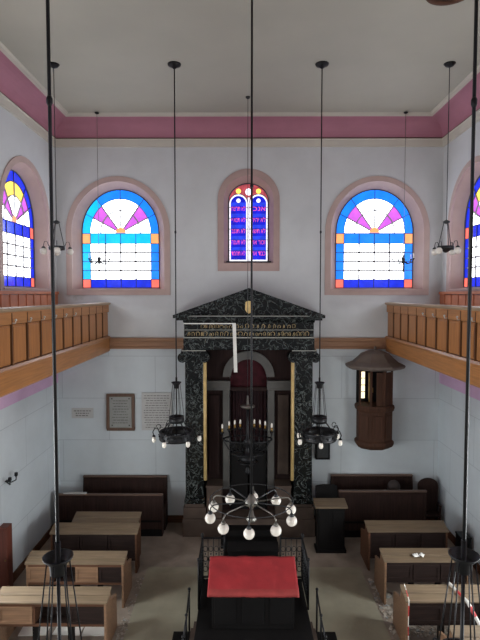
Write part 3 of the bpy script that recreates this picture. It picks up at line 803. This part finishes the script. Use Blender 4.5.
b.tube([(0, 0, 4.5), (0, 0, 3.36)], .014, 6)
b.build('chains', M['iron'], hoop)
b = MB(); b.lathe([(.13, 3.72), (.16, 3.72), (.165, 3.78), (.16, 3.85), (.13, 3.85), (.13, 3.72)], (0, 0, 0), 24, cap=False)
for k in range(4): b.tube([(.14*math.cos(k*PI/2), .14*math.sin(k*PI/2), 3.76), (0, 0, 3.76)], .01, 4)
b.build('upper_hoop', M['iron'], hoop)
b = MB(); b.lathe([(.32, 3.36), (.36, 3.35), (.375, 3.38), (.365, 3.4), (.365, 3.5), (.375, 3.52), (.36, 3.54), (.32, 3.53), (.32, 3.36)], (0, 0, 0), 32, cap=False)
for k in range(3):
    a = k*PI/3; b.tube([(-.34*math.cos(a), -.34*math.sin(a), 3.4), (.34*math.cos(a), .34*math.sin(a), 3.4)], .01, 4)
for k in range(16):
    a = 2*PI*k/16; b.ball((.372*math.cos(a), .372*math.sin(a), 3.45), .022, 0, 8)
b.build('hoop', M['iron'], hoop)
for k in range(6):
    a = 2*PI*k/6+.1; c, s_ = math.cos(a), math.sin(a)
    b = MB(); b.tube([((r)*c, (r)*s_, z) for r, z in ((.36, 3.5), (.4, 3.6), (.46, 3.6), (.5, 3.52), (.48, 3.44))], .012, 5)
    b.tube([((.38+.05*math.cos(t*.5))*c, (.38+.05*math.cos(t*.5))*s_, 3.63+.05*math.sin(t*.5)) for t in range(11)], .009, 4)
    b.lathe([(.012, 3.46), (.035, 3.44), (.035, 3.42)], (.48*c, .48*s_, 0), 10)
    arm = b.build('arm', M['iron'], hoop)
    b = MB(); b.lathe([(.025, 3.43), (.042, 3.39), (.046, 3.35), (.036, 3.31), (.001, 3.29)], (.48*c, .48*s_, 0), 12); b.build('glass_shade', M['globe'], arm)
dup(hoop, 'black hoop chandelier hanging before the right pillar of the ark', (1.46, 10.5, 0), .35)
dup(hoop, 'near hoop chandelier cut by the lower edge, over the left desks', (-1.48, 3.44, 0), .2)
dup(hoop, 'near hoop chandelier cut by the lower edge, over the right desks', (1.4, 3.48, 0), .5)

# globe chandelier above the reading desk
gc = thing('globe_chandelier', 'ten armed chandelier of white globes above the red desk', 'chandelier', (-.03, 7.8, .2))
b = MB(); rod(b, 2.95, ZC-.22, .016, (7.9,)); b.build('rod', M['iron'], gc)
b = MB(); b.lathe([(.03, ZC-.3), (.12, ZC-.25), (.15, ZC-.2)], (0, 0, 0), 16); b.build('ceiling_rose', M['iron'], gc)
b = MB(); b.lathe([(.001, 2.82), (.03, 2.83), (.05, 2.86), (.1, 2.89), (.11, 2.95), (.06, 3.0), (.035, 3.06)], (0, 0, 0), 18); b.build('hub', M['steel'], gc)
b = MB(); b.lathe([(.001, 2.6), (.06, 2.62), (.09, 2.66), (.05, 2.7), (.02, 2.83)], (0, 0, 0), 14); b.build('lower_finial', M['steel'], gc)
NA = 10
for k in range(NA):
    a = 2*PI*k/NA-PI/2-.07; c, s_ = math.cos(a), math.sin(a)
    b = MB(); b.tube([(r*c, r*s_, z) for r, z in ((.08, 2.93), (.3, 2.94), (.54, 2.95), (.62, 2.94), (.66, 2.9), (.665, 2.86))], .011, 6)
    b.lathe([(.015, 2.86), (.034, 2.84), (.04, 2.81)], (.665*c, .665*s_, 0), 12)
    arm = b.build('arm', M['steel'] if k % 2 else M['iron2'], gc)
    b = MB(); b.ball((.665*c, .665*s_, 2.74), .084, 0, 18); b.build('globe', M['globe'], arm)
b = MB(); b.tube([(.66*math.cos(i*PI/24), .66*math.sin(i*PI/24), 2.97) for i in range(48)], .008, 5, closed=True); b.build('ring', M['iron2'], gc)

# candle chandelier before the ark
cc = thing('candle_chandelier', 'dark candle chandelier with white candles hanging before the ark', 'chandelier', (-.04, 12.2, 0))
b = MB(); rod(b, 3.6, ZC-.02, .007); b.build('rod', M['iron2'], cc)
b = MB(); b.lathe([(.01, ZC-.06), (.05, ZC-.03), (.06, ZC)], (0, 0, 0), 12); b.build('ceiling_rose', M['iron2'], cc)
b = MB(); b.lathe([(.02, 3.6), (.05, 3.62), (.17, 3.66), (.18, 3.7), (.05, 3.7), (.03, 3.78), (.02, 3.95)], (0, 0, 0), 18); b.build('drip_cap', M['steel'], cc)
b = MB(); b.lathe([(.001, 1.95), (.05, 1.98), (.09, 2.06), (.04, 2.14), (.07, 2.22), (.2, 2.34), (.22, 2.42), (.1, 2.5), (.05, 2.6), (.08, 2.72), (.12, 2.8), (.05, 2.9), (.03, 3.2), (.03, 3.62)], (0, 0, 0), 20); b.build('stem', M['iron'], cc)
for k, x in enumerate((-.63, -.46, -.32, -.18, .17, .31, .44, .6)):
    q = math.sqrt(max(0, 1-(x/.66)**2)); y = .22*q; z = 3.0+.12*q
    u = lambda t, zz: (x*t, y*t, zz)
    b = MB(); b.tube([u(.08, 2.55), u(.4, 2.5), u(.75, 2.6), u(.95, 2.8), u(1, z-.08)], .016, 6)
    b.tube([(x*.6+.07*math.cos(t*.55), y*.6, 2.66+.07*math.sin(t*.55)) for t in range(12)], .01, 4)
    b.lathe([(.02, z-.08), (.05, z-.05), (.055, z-.02), (.02, z-.01)], (x, y, 0), 12)
    arm = b.build('arm', M['iron'], cc)
    b = MB(); b.lathe([(.024, z-.02), (.024, z+.08)], (x, y, 0), 10); b.build('candle_cup', M['brass'], arm)
    b = MB(); b.lathe([(.024, z+.08), (.023, z+.16), (.006, z+.19)], (x, y, 0), 10); b.build('candle', M['globe'], arm)
b = MB(); b.tube([(.6*math.cos(i*PI/20), .34*math.sin(i*PI/20), 2.86) for i in range(40)], .02, 5, closed=True); b.tube([(.42*math.cos(i*PI/16), .3*math.sin(i*PI/16), 2.52) for i in range(32)], .02, 5, closed=True); b.tube([(.24*math.cos(i*PI/16), .24*math.sin(i*PI/16), 2.3) for i in range(32)], .016, 5, closed=True); b.build('ring', M['iron'], cc)

# gallery lamps
gl = thing('gallery_lamp', 'three globe hanging lamp beside the left gallery window', 'lamp', (-4.05, 10.5, 0), 0, 'small lamps hanging over the galleries')
b = MB(); rod(b, 7.95, ZC-.02, .008); b.build('rod', M['iron2'], gl)
b = MB(); b.lathe([(.01, ZC-.08), (.08, ZC-.05), (.12, ZC)], (0, 0, 0), 16); b.build('ceiling_rose', M['iron'], gl)
b = MB(); b.lathe([(.02, 7.9), (.07, 7.92), (.07, 7.95), (.01, 7.98)], (0, 0, 0), 12)
for k in range(3):
    a = 2*PI*k/3+.5; b.tube([(.05*math.cos(a), .05*math.sin(a), 7.92), (.15*math.cos(a), .15*math.sin(a), 7.42)], .008, 5)
b.build('hangers', M['iron2'], gl)
b = MB(); b.lathe([(.12, 7.36), (.16, 7.36), (.17, 7.4), (.16, 7.44), (.12, 7.44), (.12, 7.36)], (0, 0, 0), 22, cap=False); b.lathe([(.02, 7.3), (.14, 7.38), (.14, 7.4), (.02, 7.4)], (0, 0, 0), 18); b.build('hoop', M['iron2'], gl)
for k in range(4):
    a = 2*PI*k/4+.35; c, s_ = math.cos(a), math.sin(a)
    b = MB(); b.tube([(r*c, r*s_, z) for r, z in ((.15, 7.42), (.19, 7.53), (.24, 7.53), (.26, 7.46), (.26, 7.42))], .008, 5); b.lathe([(.02, 7.43), (.04, 7.41), (.04, 7.39)], (.26*c, .26*s_, 0), 10)
    arm = b.build('arm', M['iron2'], gl)
    b = MB(); b.ball((.26*c, .26*s_, 7.33), .072, 0, 14); b.build('globe', M['globe'], arm)
dup(gl, 'globe hanging lamp beside the right gallery window', (4.07, 10.5, 0), .3)
gs = thing('candle_lamp', 'thin grey candle arm lamp hanging in front of the back left window', 'lamp', (-3.93, 13.15, 0), 0, 'small candle lamps before the back windows')
b = MB(); rod(b, 7.4, 11.12, .006); b.build('rod', M['steel'], gs)
b = MB(); b.lathe([(.01, 11.08), (.05, 11.1), (.06, 11.12)], (0, 0, 0), 12); b.build('ceiling_rose', M['iron'], gs)
b = MB(); b.lathe([(.001, 7.0), (.02, 7.03), (.015, 7.2), (.035, 7.28), (.05, 7.34), (.02, 7.42), (.01, 7.5)], (0, 0, 0), 12); b.build('stem', M['iron2'], gs)
for k in range(5):
    a = 2*PI*k/5+.1; c, s_ = math.cos(a), math.sin(a)
    b = MB(); b.tube([(r*c, r*s_, z) for r, z in ((.02, 7.3), (.12, 7.24), (.23, 7.26), (.27, 7.34))], .014, 5); b.lathe([(.01, 7.33), (.03, 7.35), (.03, 7.37)], (.27*c, .27*s_, 0), 8)
    arm = b.build('arm', M['iron2'], gs)
    b = MB(); b.lathe([(.011, 7.37), (.011, 7.48), (.002, 7.5)], (.27*c, .27*s_, 0), 8); b.build('candle', M['globe'], arm)
dup(gs, 'thin grey candle arm lamp hanging in front of the back right window', (4.04, 13.15, 0), .4)

# ------------------------------------------------------------------ small things
t = thing('wall_sconce', 'small black double bracket on the lower left wall', 'sconce', (-WX, 10.65, 2.38))
b = MB(); b.lathe([(.05, 0), (.05, .02)], (0, 0, 0), 12); b.build('back_plate', M['iron'], t)
for s in (-1, 1):
    b = MB(); b.tube([(0, 0, 0), (.1, s*.06, -.04), (.16, s*.14, -.02), (.16, s*.15, .06)], .014, 5); b.lathe([(.02, .05), (.04, .08), (.035, .14)], (.16, s*.15, 0), 10); b.build('bracket', M['iron'], t)
t = thing('cupboard', 'low red brown cupboard against the left wall at the picture edge', 'cupboard', (-WX+.01, 10.25, 0))
b = MB(); b.box(0, .19, 0, .22, 0, 1.54); b.build('body', M['door'], t, bevel=.008)
b = MB(); b.box(.015, .175, -.02, 0, .1, 1.48); dr = b.build('door', M['door'], t, bevel=.008)
b = MB(); b.ball((.15, -.035, .85), .018, 0, 8); b.build('knob', M['brass'], dr)
t = thing('metal_box', 'black box standing on the floor by the right wall', 'box', (5.12, 11.72, 0))
b = MB(); b.box(-.12, .12, -.16, .16, 0, .66); b.build('body', M['iron'], t, bevel=.015)
b = MB(); b.box(-.13, .13, -.17, .17, .66, .7); b.build('lid', M['iron'], t, bevel=.01)
t = thing('ceiling_vent', 'dark rimmed round vent in the ceiling at the upper right', 'vent', (3.05, 7.98, ZC))
b = MB(); b.lathe([(.3, -.05), (.38, -.05), (.4, 0), (.3, 0), (.3, -.05)], (0, 0, 0), 28, cap=False); b.build('rim', M['deskb'], t)
b = MB()
for i in range(-3, 4): b.box(-.28, .28, i*.08-.015, i*.08+.015, -.03, -.01)
b.build('grille', M['canopy'], t)
# papers
for i, (x, y, rz, lb) in enumerate(((3.43, 10.15, .3, 'left one of two white paper scraps on the middle right desk'), (3.56, 10.16, 1.0, 'right one of two white paper scraps on the middle right desk'))):
    b = MB(); b.grid([[(-.06+.03*k, -.045+.03*j, .02*random.random()) for k in range(5)] for j in range(4)], 0, True)
    o = b.build('paper_scrap', M['white'], None, (x, y, 1.012), rz); o.rotation_euler = (.3, 0, rz); so = o.modifiers.new('thickness', 'SOLIDIFY'); so.thickness = .004
    tag(o, lb, 'paper', 'paper scraps on the desk')
# flat white pieces on the floor behind the nearest left desk
for i, (x, y, rz, lb) in enumerate(((-4.15, 9.3, .05, 'flat white area on the floor seen under the near left desk, left piece'), (-3.5, 9.32, -.04, 'flat white area on the floor seen under the near left desk, middle piece'), (-2.95, 9.3, .03, 'flat white area on the floor seen under the near left desk, right piece'))):
    b = MB(); b.box(-.26, .26, -.2, .2, 0, .02)
    tag(b.build('white_piece', M['white'], None, (x, y, .0), rz, .004), lb, 'board', 'white pieces on the floor')
# rubble
def rubble(label, spots, n, sz):
    b = MB()
    for i in range(n):
        x0, x1, y0, y1 = random.choice(spots); x, y = random.uniform(x0, x1), random.uniform(y0, y1)
        r = sz*random.uniform(.3, 1)**1.5
        m = Matrix.Translation((x, y, r*.35)) @ Matrix.Rotation(random.uniform(0, 6), 4, 'Z') @ Matrix.Rotation(random.uniform(-.5, .5), 4, 'X')
        b.box(-r, r, -r*random.uniform(.4, 1), r*.7, -r*.35, r*random.uniform(.2, .5), random.choice((0, 0, 0, 1)), m)
    o = b.build('plaster_rubble', [M['rubble'], M['slate']]); o['kind'] = 'stuff'
    tag(o, label, 'rubble')
rubble('fallen plaster crumbs on the floor under the right desks', [(2.65, 4.6, 9.1, 9.9), (2.65, 3.0, 9.2, 11.0), (2.85, 4.6, 9.15, 9.7), (2.9, 4.6, 8.0, 8.6)], 700, .04)
rubble('fallen plaster crumbs along the ends of the left desks', [(-2.56, -2.38, 8.7, 11.2), (-2.56, -2.38, 8.7, 9.6)], 150, .024)
# barrier tape
def tape(label, pts, w):
    b = MB(); pts = [Vector(p) for p in pts]; rows = []
    n = 10
    fine = []
    for a, c in zip(pts, pts[1:]):
        for i in range(n): fine.append(a.lerp(c, i/n))
    fine.append(pts[-1])
    for i, p in enumerate(fine):
        d = (fine[min(i+1, len(fine)-1)]-fine[max(i-1, 0)]).normalized(); u = d.cross(Vector((0, 1, .2))).normalized()*w/2
        rows.append([p-u, p+u])
    V = b.grid(rows, 0, True)
    for i, f in enumerate(b.bm.faces): f.material_index = (i//4) % 2
    o = b.build('barrier_tape', [M['white'], M['tape_r']]); so = o.modifiers.new('thickness', 'SOLIDIFY'); so.thickness = .004
    tag(o, label, 'tape', 'striped barrier tape on the right desks')
tape('red and white barrier tape slung down from the right desk past the chandelier', [(3.66, 9.03, 1.09), (3.83, 8.64, .975), (3.97, 8.42, .66), (4.1, 8.25, .4)], .06)
tape('narrow barrier tape hanging down the end of the right desk', [(2.82, 9.0, 1.09), (2.8, 8.67, .98), (2.79, 8.66, .5), (2.8, 8.65, .1)], .013)

# ------------------------------------------------------------------ world, camera
w = bpy.data.worlds.new('World'); sc.world = w; w.use_nodes = True
w.node_tree.nodes['Background'].inputs[0].default_value = (.6, .75, 1, 1); w.node_tree.nodes['Background'].inputs[1].default_value = .6
cam = bpy.data.cameras.new('Camera'); co = bpy.data.objects.new('Camera', cam); C.objects.link(co); sc.camera = co
cam.sensor_fit = 'HORIZONTAL'; cam.sensor_width = 36; cam.lens = 500*36/480; cam.clip_start = .05
co.location = (-.18, 0, H); co.rotation_euler = (PI/2-math.atan(25/500), 0, math.atan(2/500))
sc.view_settings.view_transform = 'Standard'; sc.view_settings.look = 'None'; sc.view_settings.gamma = 1
sc.view_settings.use_curve_mapping = False; sc.view_settings.exposure = 0.22
sc.cycles.use_denoising = True; sc.cycles.max_bounces = 10; sc.cycles.diffuse_bounces = 6
